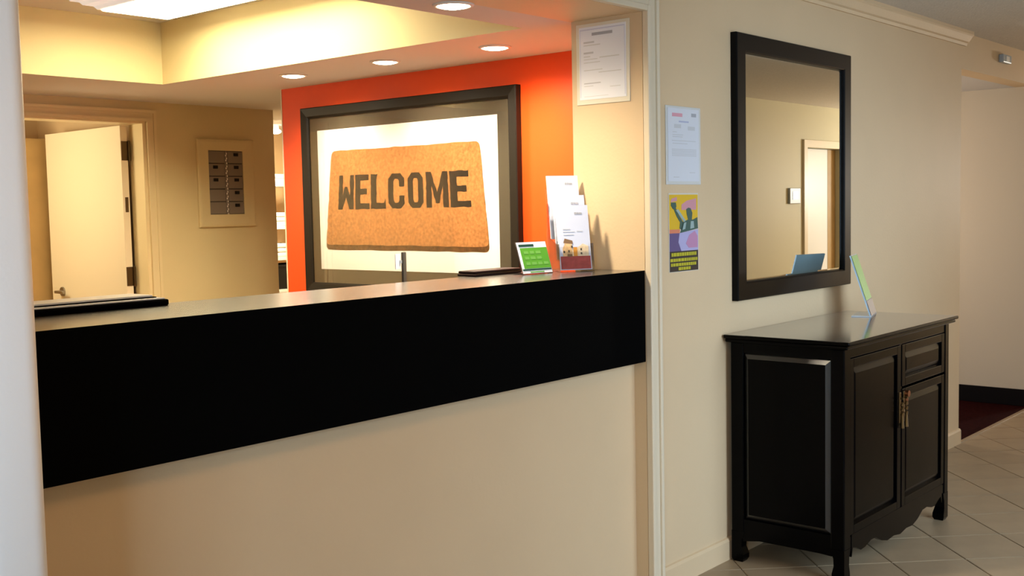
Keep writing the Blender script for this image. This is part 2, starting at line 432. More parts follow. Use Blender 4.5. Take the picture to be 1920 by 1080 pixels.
# fluorescent in the tray
t = empty('fluorescent_light', (2.895, 1.96, TZ), 'large rectangular fluorescent ceiling light glowing white in the tray ceiling', 'ceiling light')
lx, ly = .185, .60
def corn(i, h): return [(-lx+i, -ly+i, h), (lx-i, -ly+i, h), (lx-i, ly-i, h), (-lx+i, ly-i, h)]
bm = bmesh.new(); ringframe(bm, [(0, -.050), (.012, -.052), (.012, 0), (-.09, 0), (-.085, -.012), (-.055, -.018), (-.045, -.030), (-.012, -.036)], corn)
obj('housing', bm, mat('housing_soft_glow', (.75, .73, .72), .5, .3, emit=(1, .95, .92), estr=.45), t)  # weak emission put in so the housing doesn't render dark
bm = bmesh.new(); box(bm, -lx+.010, lx-.010, -ly+.010, ly-.010, -.058, -.01, bev=.010)
obj('lens', bm, M_FLUO, t)
# passage globe, and a bare point light for the rear room
def globe(loc, label, r):
    t = empty('globe_light', loc, label, 'ceiling light')
    bm = bmesh.new(); lathe(bm, [(r*.6, 0), (r*.6, -.03), (r*.5, -.03), (r*.5, 0)], (0, 0, 0)); obj('lamp_base', bm, M_FIXTURE, t, True)
    bm = bmesh.new(); prof = [(r*math.sin(a), -.03-r*.85*(1-math.cos(a))*0-r*.9*(1+math.cos(a))/1.0*.5*2*.5) for a in [math.pi*i/12 for i in range(1, 12)]]
    rr = lathe(bm, prof, (0, 0, 0)); bm.faces.new(rr[0]); bm.faces.new(rr[-1]); obj('globe', bm, M_GLOBE, t, True)
    return t
globe((5.42, 4.80, ZO), 'small glowing lamp in the passage gap left of the orange wall', .045)
l = bpy.data.lights.new('rear_room_lamp', 'POINT'); l.energy = 42; l.color = (1, .84, .54); l.shadow_soft_size = .2
o = bpy.data.objects.new('rear_room_lamp', l); COL.objects.link(o); o.location = (2.55, 4.45, 1.72)
area('passage_lamp', (5.2, 4.2, 2.05), (5.2, 4.6, 0), .5, .5, 60, (1, .82, .52))
area('lobby_warm_fill', (1.6, -1.5, 2.34), (1.6, -1.5, 0), .6, .6, 9, (1, .55, .22), 150)  # added light without a fixture, warms the left counter wall
l = bpy.data.lights.new('lobby_far_fill', 'POINT'); l.energy = 200; l.color = (1, .97, .90); l.shadow_soft_size = .15  # added unseen point light, brightens the wall and ceiling reflected in the mirror
o = bpy.data.objects.new('lobby_far_fill', l); COL.objects.link(o); o.location = (12.6, -1.2, 1.6)
l = bpy.data.lights.new('corridor_fill', 'POINT'); l.energy = 26; l.color = (1, .88, .74); l.shadow_soft_size = .1  # bare point light added to lift the corridor ceiling and far wall
o = bpy.data.objects.new('corridor_fill', l); COL.objects.link(o); o.location = (7.0, 1.3, 1.35)

# ================================================================== RECEPTION COUNTER
t = empty('reception_counter', (2.08, .2, 0), 'long black reception counter top with deep black front panel', 'counter')
def child(name, bm, m, p, smooth=False):
    o = obj(name, bm, m, p, smooth); o.matrix_parent_inverse = Matrix.Translation(-Vector(p.location)); return o
CT = 1.188
top = child('countertop', B((.853, XJ-.001, .0, .385, CT-.004, CT)), [M_TOP, M_BLACK], t)
for p in top.data.polygons:
    if p.normal.y < -.9: p.material_index = 1
child('front_panel', B((.853, XJ-.001, .000, .030, .862, CT-.0042)), M_BLACK, t)
# lower office desk behind the counter (carries the things behind it)
t = empty('office_desk', (2.2, .62, 0), 'office desk hidden behind the reception counter', 'desk')
child('desktop', B((1.0, XJ-.02, .34, .95, .93, .96), bev=.002), M_BLACK, t)
child('end_panel', B((1.0, 1.03, .36, .93, 0, .93)), M_BLACK, t)
child('end_panel', B((XJ-.06, XJ-.03, .36, .93, 0, .93)), M_BLACK, t)

# raised black ledge at the left end
t = empty('raised_ledge', (1.2, .4, CT), 'long black ledge with pale glossy top on the counter\'s far left end', 'ledge')
child('slab', B((.86, 1.600, .318, .47, CT, CT+.016), bev=.004), M_BLACK, t)
M_SHEEN = mat('painted_white_sheen', (.86, .86, .84), .3, .6)  # white colour imitates the bright door reflected in the glossy ledge top
child('top_sheen', B((.86, 1.592, .324, .465, CT+.0165, CT+.020), bev=.001), M_SHEEN, t)
child('dark_layer', B((.86, 1.580, .345, .460, CT+.0202, CT+.0225)), M_BLACK, t)
child('upper_sheen', B((.86, 1.572, .350, .455, CT+.0227, CT+.0275), bev=.001), M_SHEEN, t)

# folder
t = empty('folder', (2.9, .36, CT), 'dark brown padded folder lying flat beside the green counter card', 'folder')
bm = B((2.785, 3.03, .335, .42, CT+.001, CT+.009), bev=.003); box(bm, 2.79, 3.03, .338, .42, CT+.0095, CT+.019, bev=.004)
child('folder_cover', bm, M_LEATHER, t)
child('pages', B((2.795, 3.026, .3355, .338, CT+.008, CT+.0105)), M_BRONZE, t)

# slim post behind the counter
t = empty('slim_post', (2.708, .6, .96), 'slim grey upright post behind the counter, in front of the welcome picture', 'post')
child('post', B((2.700, 2.716, .594, .606, .972, 1.274), bev=.003), mat('dull_grey_metal', (.10, .09, .07), .5, .2), t)
child('base_plate', B((2.64, 2.76, .55, .65, .96, .972), bev=.003), M_GREYPL, t)
child('white_card', B((2.672, 2.696, .604, .607, 1.215, 1.268)), M_PAPER, t)
child('card_clip', B((2.690, 2.702, .601, .606, 1.235, 1.245)), M_GREYPL, t)

# ---------------------------------------------------------------- slanted sign holders
def plane_part(name, rects, m, parent, M, th=.0006, off=0.0):
    """flat printed pieces: rects are polygons in (s, t) on the tilted panel; M maps (s, depth, t)"""
    if 1 < len(rects) < 7:
        for q in rects: plane_part(name, [q], m, parent, M, th, off)
        return
    bm = bmesh.new()
    for poly in rects:
        a = [bm.verts.new(M @ Vector((s, -off, t))) for s, t in poly]
        b = [bm.verts.new(M @ Vector((s, -off-th, t))) for s, t in poly]
        n = len(poly)
        bm.faces.new(a); bm.faces.new(b[::-1])
        for i in range(n): bm.faces.new((a[i], b[i], b[(i+1) % n], a[(i+1) % n]))
    o = obj(name, bm, m, parent)
    if len(rects) > 1: o['kind'] = 'stuff'
    return o
def R(s0, s1, t0, t1): return [(s0, t0), (s1, t0), (s1, t1), (s0, t1)]
def tbox(name, m, parent, M, s0, s1, d0, d1, t0, t1, bev=0):
    bm = B((s0, s1, d0, d1, t0, t1), bev=bev)
    bmesh.ops.transform(bm, matrix=M, verts=bm.verts[:])
    return obj(name, bm, m, parent)

# green card on the counter
t = empty('counter_card', (3.000, .235, CT), 'small upright green card in clear holder on the reception counter', 'sign', math.radians(-8))
Mt = Matrix.Rotation(math.radians(-19), 4, 'X')     # lean back
w_, h_ = .142, .118
tbox('acrylic_panel', M_ACRYL, t, Mt, -w_/2, w_/2, 0, .0025, .002, h_)
tbox('acrylic_foot', M_ACRYL, t, Matrix(), -w_/2, w_/2, 0, .075, .0005, .003)
plane_part('card', [R(-w_/2+.002, w_/2-.002, .004, h_-.001)], M_PAPER, t, Mt, off=.0005)
plane_part('green_print', [R(-w_/2+.013, w_/2-.003, .021, h_-.022)], M_GREEN, t, Mt, off=.0012)
plane_part('dark_band', [R(-w_/2+.004, w_/2-.004, .014, .020), R(-w_/2+.010, w_/2-.062, h_-.018, h_-.009)], M_DKGREEN, t, Mt, off=.0014)
bars = []
for row, (z, n) in enumerate(((.078, 3), (.058, 3), (.038, 4))):
    s = -.045
    for k in range(n):
        wd = .018+.008*random.random(); bars.append(R(s, s+wd, z-.004, z+.006)); s += wd+.008
bars.append(R(-.035, .03, .006, .010))
plane_part('lettering', bars, M_GREENLT, t, Mt, off=.0019)

# tiered brochure holder
t = empty('brochure_holder', (3.155, .187, CT), 'clear three-tier brochure stand on the counter\'s right end', 'brochure holder', math.radians(-33))
lean = math.radians(-11)
tiers = [(0, .004), (.034, .040), (.098, .112)]
bw, bh = .120, .236
for d, z in tiers:
    Mx = Matrix.Translation((0, d, z)) @ Matrix.Rotation(lean, 4, 'X')
    o = tbox('pocket_front', M_ACRYL, t, Mx, -bw/2-.004, bw/2+.004, -.010, -.008, 0, .085)
    tbox('pocket_back', M_ACRYL, t, Mx, -bw/2-.004, bw/2+.004, .008, .010, 0, .19)
bm = bmesh.new()
for s in (-bw/2-.005, bw/2+.003):
    prism(bm, [(-.012, .001), (.132, .001), (.136, .14), (.130, .245), (.115, .245), (.10, .12), (.03, .10), (.0, .10)], 0, s, s+.002)
box(bm, -bw/2-.004, bw/2+.004, -.010, .132, .0005, .003)
obj('side_panels', bm, M_ACRYL, t)
BR_LABELS = ['white travel leaflet with stucco houses photo, front tier of the brochure stand',
             'white leaflet in the middle tier of the brochure stand',
             'tall white leaflet in the back tier of the brochure stand']
M_SKYP = mat("print_sky_white", (0.66, 0.69, 0.82), .6, .3)
M_REDROOF = mat('print_red', (0.42, 0.07, 0.06), .6, .3, var=.2, vscale=60)
M_HOUSE = mat('print_house_tan', (0.72, 0.46, 0.22), .6, .3, var=.25, vscale=70)
M_HOUSE2 = mat('print_house_pale', (0.82, 0.64, 0.42), .6, .3, var=.15, vscale=70)
M_ROOF = mat('print_roof_brown', (0.24, 0.13, 0.06), .6, .3)
M_WINDK = mat('print_dark', (0.08, 0.06, 0.04), .6, .3)
base_rot = Matrix.Rotation(math.radians(-33), 4, 'Z')
def poly(*p): return [list(p)]
for k, (d, z) in enumerate(tiers):
    b = empty('brochure', (3.155, .187, CT), BR_LABELS[k], 'brochure', math.radians(-33), 'leaflets in the clear brochure stand')
    Mx = Matrix.Translation((0, d, z)) @ Matrix.Rotation(lean, 4, 'X')
    plane_part('paper', [R(-bw/2, bw/2, .003, bh)], M_SKYP, b, Mx, th=.006, off=-.003)
    plane_part('heading', [R(.008, .016, bh-.034, bh-.026), R(.018, .022, bh-.034, bh-.026), R(.024, .036, bh-.034, bh-.027)], M_GREYINK, b, Mx, off=.0035)
    if k == 0:
        plane_part('small_print', [R(-.040, -.012, .148, .151), R(-.040, .005, .139, .141), R(.012, .034, .140, .143), R(-.038, .0, .128, .130)], M_PALEINK, b, Mx, off=.0035)
        plane_part('red_foreground', [R(-bw/2+.004, bw/2-.004, .006, .052)], M_REDROOF, b, Mx, off=.0035)
        plane_part('houses', poly((-.046, .052), (-.010, .052), (-.010, .082), (-.040, .092), (-.046, .080)) + poly((-.038, .092), (-.010, .082), (-.010, .100), (-.038, .104)), M_HOUSE, b, Mx, off=.0038)
        plane_part('pale_houses', poly((-.010, .052), (.051, .052), (.051, .088), (.030, .096), (.012, .084), (-.010, .074)), M_HOUSE2, b, Mx, off=.0036)
        plane_part('roofs', poly((-.042, .100), (-.006, .096), (-.008, .108), (-.036, .116)) + [R(-.030, -.012, .050, .060)], M_ROOF, b, Mx, off=.0041)
        plane_part('windows', [R(-.044, -.038, .064, .072), R(-.026, -.021, .066, .074), R(.020, .026, .072, .080), R(.020, .026, .058, .065), R(-.014, -.008, .082, .090)], M_WINDK, b, Mx, off=.0043)
        plane_part('ochre_wall', [R(-.006, .008, .052, .084)], mat('print_ochre', (.75, .32, .04), .6, .3), b, Mx, off=.0042)
    elif k == 2:
        plane_part('small_print', [R(-.038, -.010, .160, .163), R(-.036, .012, .150, .153)], M_PALEINK, b, Mx, off=.0035)

# ================================================================== WELCOME PICTURE
t = empty('welcome_picture', (XO, 1.811, .985), 'large dark-framed picture of a coir WELCOME doormat on orange wall', 'picture')
FY0, FY1, FZ0, FZ1 = 1.052, 2.570, .985, 1.972
def crn(i, h): return [(XO-h, FY0+i, FZ0+i), (XO-h, FY1-i, FZ0+i), (XO-h, FY1-i, FZ1-i), (XO-h, FY0+i, FZ1-i)]
bm = bmesh.new(); ringframe(bm, [(0, .001), (0, .034), (.004, .038), (.046, .034), (.056, .026), (.056, .001)], crn)
child('picture_frame', bm, M_PICFR, t)
child('mat_board', B((XO-.016, XO-.012, FY0+.054, FY1-.054, FZ0+.054, FZ1-.054)), M_MATB, t)
child('print', B((XO-.0175, XO-.0162, 1.182, 2.455, 1.113, 1.848)), M_PRINT, t)
def flat(name, polys, m, x, p, th=.0006):
    if 1 < len(polys) < 9:
        for q in polys: flat(name, [q], m, x, p, th)
        return
    bm = bmesh.new()
    for q in polys: prism(bm, q, 0, x-th, x)
    o = child(name, bm, m, p)
    if len(polys) > 1: o['kind'] = 'stuff'
    return o
# doormat outline, rounded corners, slightly wavy
def rounded(c, r, wob=.004, n=14):
    out = []
    m = len(c)
    for i in range(m):
        p0, p1, p2 = Vector(c[i-1]), Vector(c[i]), Vector(c[(i+1) % m])
        a = p1+(p0-p1).normalized()*r; b = p1+(p2-p1).normalized()*r
        for k in range(5):
            s = k/4; out.append(tuple((1-s)**2*a+2*s*(1-s)*p1+s*s*b))
        e = p2+(p1-p2).normalized()*r
        for k in range(1, n):
            q = b.lerp(e, k/n); nrm = Vector(((e-b).y, -(e-b).x)).normalized()
            out.append(tuple(q+nrm*random.uniform(-wob, wob)*.5))
    return out
matc = [(2.410, 1.218), (1.243, 1.214), (1.293, 1.731), (2.342, 1.733)]
flat('doormat_edge', [rounded(matc, .03)], M_COIRE, XO-.0177, t)
matc2 = [(2.408, 1.243), (1.246, 1.240), (1.293, 1.733), (2.342, 1.735)]
flat('doormat_print', [rounded(matc2, .03, .005, 22)], M_COIR, XO-.0185, t)
# block letters
def LT(c):
    s = .30
    if c == 'E': return [[(0, 0), (1, 0), (1, .17), (.36, .17), (.36, .42), (.82, .42), (.82, .59), (.36, .59), (.36, .83), (.95, .83), (.95, 1), (0, 1)]]
    if c == 'L': return [[(0, 0), (1, 0), (1, .30), (.88, .17), (.38, .17), (.38, .83), (.46, 1), (0, 1)]]
    if c == 'C':
        return [[(.25, 0), (.78, 0), (1, .14), (1, .36), (.68, .36), (.68, .22), (.60, .16), (.42, .16), (.33, .24), (.33, .76), (.42, .84), (.60, .84), (.68, .78), (.68, .62), (1, .62), (1, .86), (.78, 1), (.25, 1), (0, .84), (0, .16)]]
    if c == 'O':
        return [[(.25, 0), (.5, 0), (.5, .16), (.40, .16), (.33, .24), (.33, .76), (.40, .84), (.5, .84), (.5, 1), (.25, 1), (0, .84), (0, .16)],
                [(.5, 0), (.75, 0), (1, .16), (1, .84), (.75, 1), (.5, 1), (.5, .84), (.60, .84), (.67, .76), (.67, .24), (.60, .16), (.5, .16)]]
    if c == 'M':
        return [[(0, 0), (.24, 0), (.24, .62), (.42, .12), (.58, .12), (.76, .62), (.76, 0), (1, 0), (1, 1), (.76, 1), (.5, .42), (.24, 1), (0, 1)]]
    if c == 'W':
        return [[(0, 0), (.28, 0), (.5, .36), (.72, 0), (.98, 0), (1, 1), (.76, 1), (.74, .40), (.58, .66), (.42, .66), (.28, .40), (.30, 1), (.06, 1)]]
spans = [('W', 0, .130), ('E', .141, .256), ('L', .268, .384), ('C', .404, .528), ('O', .556, .669), ('M', .69, .847), ('E', .859, 1.0)]
TL, TR, BL, BR_ = Vector((2.292, 1.606)), Vector((1.362, 1.600)), Vector((2.303, 1.428)), Vector((1.352, 1.428))
for c, a, b in spans:
    bm = bmesh.new()
    for pg in LT(c):
        dense = []
        for i in range(len(pg)):
            p, q = pg[i], pg[(i+1) % len(pg)]
            L = math.hypot((p[0]-q[0])*.6, p[1]-q[1]); n = max(1, int(L/.09))
            for k in range(n):
                s = k/n; dense.append((p[0]+(q[0]-p[0])*s + (random.uniform(-.018, .018) if k else 0), p[1]+(q[1]-p[1])*s + (random.uniform(-.012, .012) if k else 0)))
        out = []
        for x, y in dense:
            u = a+(b-a)*x
            top = TL.lerp(TR, u); bot = BL.lerp(BR_, u); out.append(tuple(bot.lerp(top, y)))
        prism(bm, out, 0, XO-.0198, XO-.0186)
    child('letter', bm, M_LETTER, t)
child('picture_glass', B((XO-.0245, XO-.0225, FY0+.05, FY1-.05, FZ0+.05, FZ1-.05)), M_GLASS, t)

# ================================================================== WALL PAPERS
def papers(name, label, cat, loc, axis):
    return empty(name, loc, label, cat)
# notice on the jamb (plane x = XJ)
t = empty('notice', (XJ, .168, 1.788), 'white letter-size notice in clear sleeve high on opening\'s right jamb', 'notice')
child('clear_sleeve', B((XJ-.0035, XJ-.0005, .052, .286, 1.788, 2.078), bev=.001), mat('sleeve_backing', (.78, .72, .58), .3, .5), t)
child('paper', B((XJ-.0048, XJ-.0036, .066, .272, 1.806, 2.066)), M_PAPER, t)
def jy(u): return .272-.206*u
def jz(v): return 2.066-.26*v
def jr(u0, u1, v0, v1): return [(jy(u0), jz(v1)), (jy(u1), jz(v1)), (jy(u1), jz(v0)), (jy(u0), jz(v0))]
flat('title', [jr(.28, .72, .085, .125)], M_GREYINK, XJ-.0048, t, .0004)
flat('border', [jr(.02, .98, .03, .045), jr(.02, .03, .045, .97), jr(.97, .98, .045, .97)], mat('pale_lilac_ink', (.66, .66, .78), .8, .1), XJ-.0048, t, .0004)
rows = [(.10, .33, .20, .225, 1), (.10, .46, .245, .260, 0), (.10, .31, .345, .370, 1), (.10, .24, .40, .415, 0), (.44, .86, .425, .440, 0), (.10, .40, .440, .452, 0), (.10, .45, .485, .497, 0),
        (.10, .50, .590, .602, 0), (.42, .90, .630, .642, 0), (.10, .46, .770, .785, 1), (.10, .30, .81, .82, 0), (.66, .88, .84, .85, 0), (.10, .62, .955, .962, 0)]
flat('headings', [jr(*r[:4]) for r in rows if r[4]], M_PALEINK, XJ-.0048, t, .0004)
flat('small_print', [jr(*r[:4]) for r in rows if not r[4]], mat('faint_ink', (.70, .70, .70), .8, .1), XJ-.0048, t, .0004)

def wr(x0, x1, z0, z1): return [(x0, z0), (x1, z0), (x1, z1), (x0, z1)]
def wflat(name, polys, m, y, p, th=.0005):
    if 1 < len(polys) < 7:
        for q in polys: wflat(name, [q], m, y, p, th)
        return
    bm = bmesh.new()
    for q in polys: prism(bm, q, 1, y-th, y)
    o = child(name, bm, m, p)
    if len(polys) > 1: o['kind'] = 'stuff'
    return o
# certificate-like notice on the lobby wall
t = empty('wall_notice', (3.57, 0, 1.493), 'white notice in clear sleeve above the colourful flyer', 'notice')
nx0, nx1, nz0, nz1 = 3.450, 3.690, 1.492, 1.778
child('clear_sleeve', B((nx0, nx1, -.0035, -.0005, nz0, nz1), bev=.001), mat('grey_sleeve', (.66, .66, .64), .25, .5), t)
child('paper', B((nx0+.012, nx1-.014, -.0048, -.0036, nz0+.012, nz1-.008)), mat('bluish_paper', (.70, .71, .76), .7, .2), t)
def N(u0, u1, v0, v1):
    return wr(nx0+.24*u0, nx0+.24*u1, nz1-.286*v1, nz1-.286*v0)
wflat('red_heading', [N(.17, .46, .09, .135)], M_PINKINK, -.0048, t)
wflat('logo', [N(.72, .86, .08, .125)], M_GREYINK, -.0048, t)
wflat('title', [N(.36, .64, .185, .205)], M_BLUEINK, -.0048, t)
wflat('seals', [N(.23, .42, .23, .28), N(.62, .82, .25, .30)], M_PALEINK, -.0048, t)
wflat('small_print', [N(.18, .30, .325, .335), N(.18, .48, .36, .37), N(.18, .46, .385, .395), N(.16, .84, .435, .445), N(.18, .6, .47, .48),
                      N(.16, .86, .545, .555), N(.16, .86, .565, .575), N(.16, .86, .585, .595), N(.16, .86, .605, .615), N(.16, .86, .625, .635), N(.66, .82, .84, .85), N(.2, .36, .90, .91)], M_PALEINK, -.0048, t)
# colourful flyer
t = empty('flyer', (3.567, 0, 1.17), 'tall colourful yellow, purple and black flyer taped below the white notice', 'flyer')
px0, px1, pz0, pz1 = 3.470, 3.668, 1.172, 1.455
child('paper', B((px0-.004, px1+.004, -.0016, -.0004, pz0-.002, pz1+.006)), mat('flyer_margin', (.66, .60, .50), .5, .3), t)
def fl(u, v): return (px0+(px1-px0)*u, pz1-(pz1-pz0)*v)
def FP(*uv): return [fl(u, v) for u, v in uv]
def FR(u0, u1, v0, v1): return FP((u0, v1), (u1, v1), (u1, v0), (u0, v0))
wflat('yellow_sky', [FR(0, 1, 0, .45)], mat('flyer_yellow', (.72, .45, .015), .5, .3), -.0016, t)
wflat('orange_haze', [FR(0, .36, .45, .50)], mat('flyer_orange', (.70, .22, .12), .5, .3), -.0016, t)
wflat('pale_title_band', [FP((.04, .10), (.26, .08), (.26, .03), (.08, .05)), FP((.42, .20), (.94, .20), (.94, .05), (.60, .08), (.42, .13))], mat('flyer_pink', (.60, .28, .33), .5, .3), -.0020, t)
M_TEAL = mat('flyer_teal', (.035, .10, .085), .5, .3); M_TEAL2 = mat('flyer_pale_teal', (.30, .42, .42), .5, .3)
wflat('torch', [FP((.06, .10), (.22, .10), (.24, .155), (.19, .19), (.12, .185), (.05, .14))], M_TEAL, -.0024, t)
wflat('raised_arm', [FP((.13, .17), (.22, .17), (.33, .27), (.47, .36), (.42, .46), (.34, .44), (.36, .36), (.24, .28))], M_TEAL, -.0022, t)
wflat('statue_head', [FP((.60, .26), (.58, .19), (.66, .17), (.74, .18), (.80, .24), (.78, .33), (.66, .35))], M_TEAL, -.0023, t)
wflat('statue_robe', [FP((.40, .46), (.46, .36), (.62, .33), (.82, .33), (.98, .30), (1.0, .45), (.36, .50))], M_TEAL, -.0022, t)
wflat('robe_fold', [FP((.44, .46), (.50, .37), (.58, .36), (.54, .45)), FP((.72, .45), (.74, .35), (.84, .35), (.86, .44))], M_TEAL2, -.0026, t)
wflat('arm_light', [FP((.22, .20), (.30, .19), (.56, .34), (.50, .36))], M_TEAL2, -.0026, t)
wflat('purple_band', [FR(0, 1, .50, .735)], mat('flyer_purple', (.11, .08, .22), .5, .3), -.0016, t)
wflat('pale_band', [FP((.34, .50), (1, .46), (1, .735), (.40, .735), (.30, .62))], mat('flyer_lilac', (.42, .40, .66), .5, .3), -.0021, t)
wflat('pink_blob', [FP((.68, .53), (.88, .48), (.98, .55), (.98, .70), (.66, .70), (.56, .64))], mat('flyer_mauve', (.50, .24, .42), .5, .3), -.0025, t)
wflat('black_band', [FR(0, 1, .735, 1)], mat('flyer_black', (.03, .022, .02), .5, .3), -.0016, t)
bars = []
for v0, v1, a, b in ((.755, .80, .06, .95), (.83, .87, .02, .98), (.89, .93, .04, .96), (.945, .985, .30, .72)):
    u = a
    while u < b-.03:
        wd = min(random.uniform(.04, .10), b-u); bars.append(FR(u, u+wd, v0, v1)); u += wd+.015
wflat('lettering', bars, mat('flyer_lime', (.50, .46, .02), .5, .3), -.0021, t)

# ================================================================== MIRROR
t = empty('wall_mirror', (4.45, 0, 1.03), 'tall mirror in a flat black frame hanging above the black cabinet', 'mirror')
mx0, mx1, mz0, mz1 = 3.925, 4.985, 1.032, 2.086
def mc(i, h): return [(mx0+i, -h, mz0+i), (mx1-i, -h, mz0+i), (mx1-i, -h, mz1-i), (mx0+i, -h, mz1-i)]
bm = bmesh.new(); ringframe(bm, [(0, .001), (0, .026), (.003, .030), (.066, .030), (.072, .026), (.074, .018), (.074, .001)], mc)
child('mirror_frame', bm, M_MIRFR, t)
bm = bmesh.new()
def mg(i, h): return mc(.070+i, h)
lo = [bm.verts.new(p) for p in mg(0, .006)]; f0 = [bm.verts.new(p) for p in mg(0, .0145)]; f1 = [bm.verts.new(p) for p in mg(.012, .016)]
bm.faces.new(lo); bm.faces.new(f1[::-1])
for a, b in ((lo, f0), (f0, f1)):
    for i in range(4): bm.faces.new((a[i], b[i], b[(i+1) % 4], a[(i+1) % 4]))
child('mirror_glass', bm, M_MIRROR, t)

# ================================================================== CABINET
CX0, CX1, CYF, CYB = 3.867, 4.952, -.495, -.025
t = empty('cabinet', ((CX0+CX1)/2, -.26, 0), 'black lacquered two-door cabinet standing against wall under the mirror', 'cabinet')
bm = bmesh.new()
box(bm, 3.840, 4.988, -.525, -.006, .892, .907, bev=.006, seg=3)
tp = child('top', bm, [M_LACQTOP, M_LACQ], t)
for p in tp.data.polygons:
    if p.normal.z < .8: p.material_index = 1
child('top_moulding', B((3.848, 4.978, -.515, -.010, .877, .8918), bev=.005), M_LACQ, t)
# carcass: corner posts, rails, back, floor
bm = bmesh.new()
PW = .055
box(bm, CX0, CX0+PW, CYF, CYF+PW, .12, .877, bev=.004)
box(bm, CX1-PW*.8, CX1, CYF, CYF+PW, .12, .877, bev=.004)
box(bm, CX0, CX0+PW, CYB-PW, CYB, .12, .877, bev=.004)
box(bm, CX1-PW*.8, CX1, CYB-PW, CYB, .12, .877, bev=.004)
box(bm, CX0+PW-.004, CX1-PW*.8+.004, CYF+.004, CYF+.03, .838, .877, bev=.003)     # front top rail
box(bm, CX0+PW-.004, CX1-PW*.8+.004, CYF+.004, CYF+.03, .115, .165, bev=.003)     # front bottom rail
for x in (CX0+.004, CX1-.03):
    box(bm, x, x+.026, CYF+PW-.004, CYB-PW+.004, .835, .877, bev=.003)
    box(bm, x, x+.026, CYF+PW-.004, CYB-PW+.004, .11, .175, bev=.003)
box(bm, CX0+.01, CX1-.01, CYB-.018, CYB-.004, .13, .875)
box(bm, CX0+.01, CX1-.01, CYF+.02, CYB-.01, .13, .145)
box(bm, 4.405, 4.430, CYF+.006, CYF+.03, .16, .84, bev=.002)
child('carcass', bm, M_LACQ, t)
# raised side panels with bevelled fields
def raised(name, o, ux, uz, w, h, depth, m, p, bevw=.022, rim=.006):
    """panel lying in plane through o spanned by ux (horizontal) and z; depth along normal n (towards viewer)"""
    bm = bmesh.new(); ux = Vector(ux); n = Vector((ux.y, -ux.x, 0))
    def P(a, b, d): return Vector(o)+ux*a+Vector((0, 0, b))+n*d
    def loop(i, d): return [bm.verts.new(P(*q, d)) for q in ((i, i), (w-i, i), (w-i, h-i), (i, h-i))]
    L = [loop(0, -.012), loop(0, 0), loop(rim, 0), loop(rim+bevw, depth)]
    for k, (a, b) in enumerate(zip(L, L[1:])):
        for i in range(4):
            f = bm.faces.new((a[i], a[(i+1) % 4], b[(i+1) % 4], b[i]))
            if k == 2 and name == 'side_panel': f.material_index = 1
    bm.faces.new(L[0][::-1]); bm.faces.new(L[-1])
    return child(name, bm, m, p)
raised('side_panel', (CX0+.012, CYB-PW+.004, .172), (0, -1, 0), 1, abs(CYF-CYB)-2*PW+.008-.0, .666, .011, [M_LACQ, M_LACQEDGE], t, .020, .004)
raised('side_panel', (CX1-.012, CYF+PW-.004, .172), (0, 1, 0), 1, abs(CYF-CYB)-2*PW+.008, .666, .011, [M_LACQ, M_LACQEDGE], t, .020, .004)
def doorleaf(name, x0, x1, z0, z1, hx=None, hz=None, stile=.034):
    y = CYF+.003
    bm = bmesh.new()
    box(bm, x0, x0+stile, y, y+.022, z0, z1, bev=.002); box(bm, x1-stile, x1, y, y+.022, z0, z1, bev=.002)
    box(bm, x0+stile, x1-stile, y, y+.022, z0, z0+stile, bev=.002); box(bm, x0+stile, x1-stile, y, y+.022, z1-stile, z1, bev=.002)
    dr = child(name, bm, M_LACQ, t)
    def sub(n_, bm_, m_):
        o = obj(n_, bm_, m_, dr); return o
    o = raised('raised_panel', (x0+stile-.002, y+.012, z0+stile-.002), (1, 0, 0), 1, x1-x0-2*stile+.004, z1-z0-2*stile+.004, .007, M_LACQ, t)
    o.parent = dr; o.matrix_parent_inverse = Matrix()
    return dr
dl = doorleaf('door', CX0+PW+.002, 4.410, .168, .835)
dw = doorleaf('drawer', 4.425, CX1-PW*.8-.002, .665, .835)
dd = doorleaf('door', 4.425, CX1-PW*.8-.002, .168, .655)
for dr, x in ((dl, 4.398), (dd, 4.440)):
    bm = B((x-.008, x+.008, CYF-.002, CYF+.004, .520, .645), bev=.002)
    obj('handle_plate', bm, M_BRASS, dr)
    bm = bmesh.new()
    cyl(bm, (x, CYF-.002, .62), (x, CYF-.014, .62), .005, n=10)
    for z in (.605, .585, .565):
        cyl(bm, (x, CYF-.012, z), (x, CYF-.008, z-.014), .005, .007, n=10)
    cyl(bm, (x, CYF-.009, .552), (x, CYF-.009, .50), .005, .008, n=10)
    obj('handle_pendant', bm, M_BRASS, dr)
bm = bmesh.new(); cyl(bm, (4.462, CYF+.003, .632), (4.462, CYF-.012, .632), .014, n=16); box(bm, 4.452, 4.472, CYF-.006, CYF+.003, .585, .615, bev=.003)
obj('lock', bm, mat('copper_lock', (.34, .13, .06), .35, .5, metal=1), dd)
# scalloped apron
def apron(x0, x1):
    pts = [(x0, .170), (x1, .170)]
    L = x1-x0
    prof = [(0, .085), (.012, .118), (.04, .112), (.09, .092), (.13, .094), (.19, .108), (.24, .106), (.30, .080), (.36, .066), (.43, .070), (.5, .060)]
    rt = [(x1-L*u, z) for u, z in prof]; lf = [(x0+L*u, z) for u, z in prof[:-1]]
    return pts + rt + lf[::-1]
bm = bmesh.new(); prism(bm, apron(CX0+.07, CX1-.07), 1, CYF+.002, CYF+.022); child('apron', bm, M_LACQ, t)
for x in (CX0+.002, CX1-.022):
    bm = bmesh.new()
    prism(bm, [(CYB-.045, .175), (CYF+.05, .175), (CYF+.05, .095), (CYF+.10, .098), (CYB-.12, .098), (CYB-.05, .086)], 0, x, x+.020)
    child('side_apron', bm, M_LACQ, t)
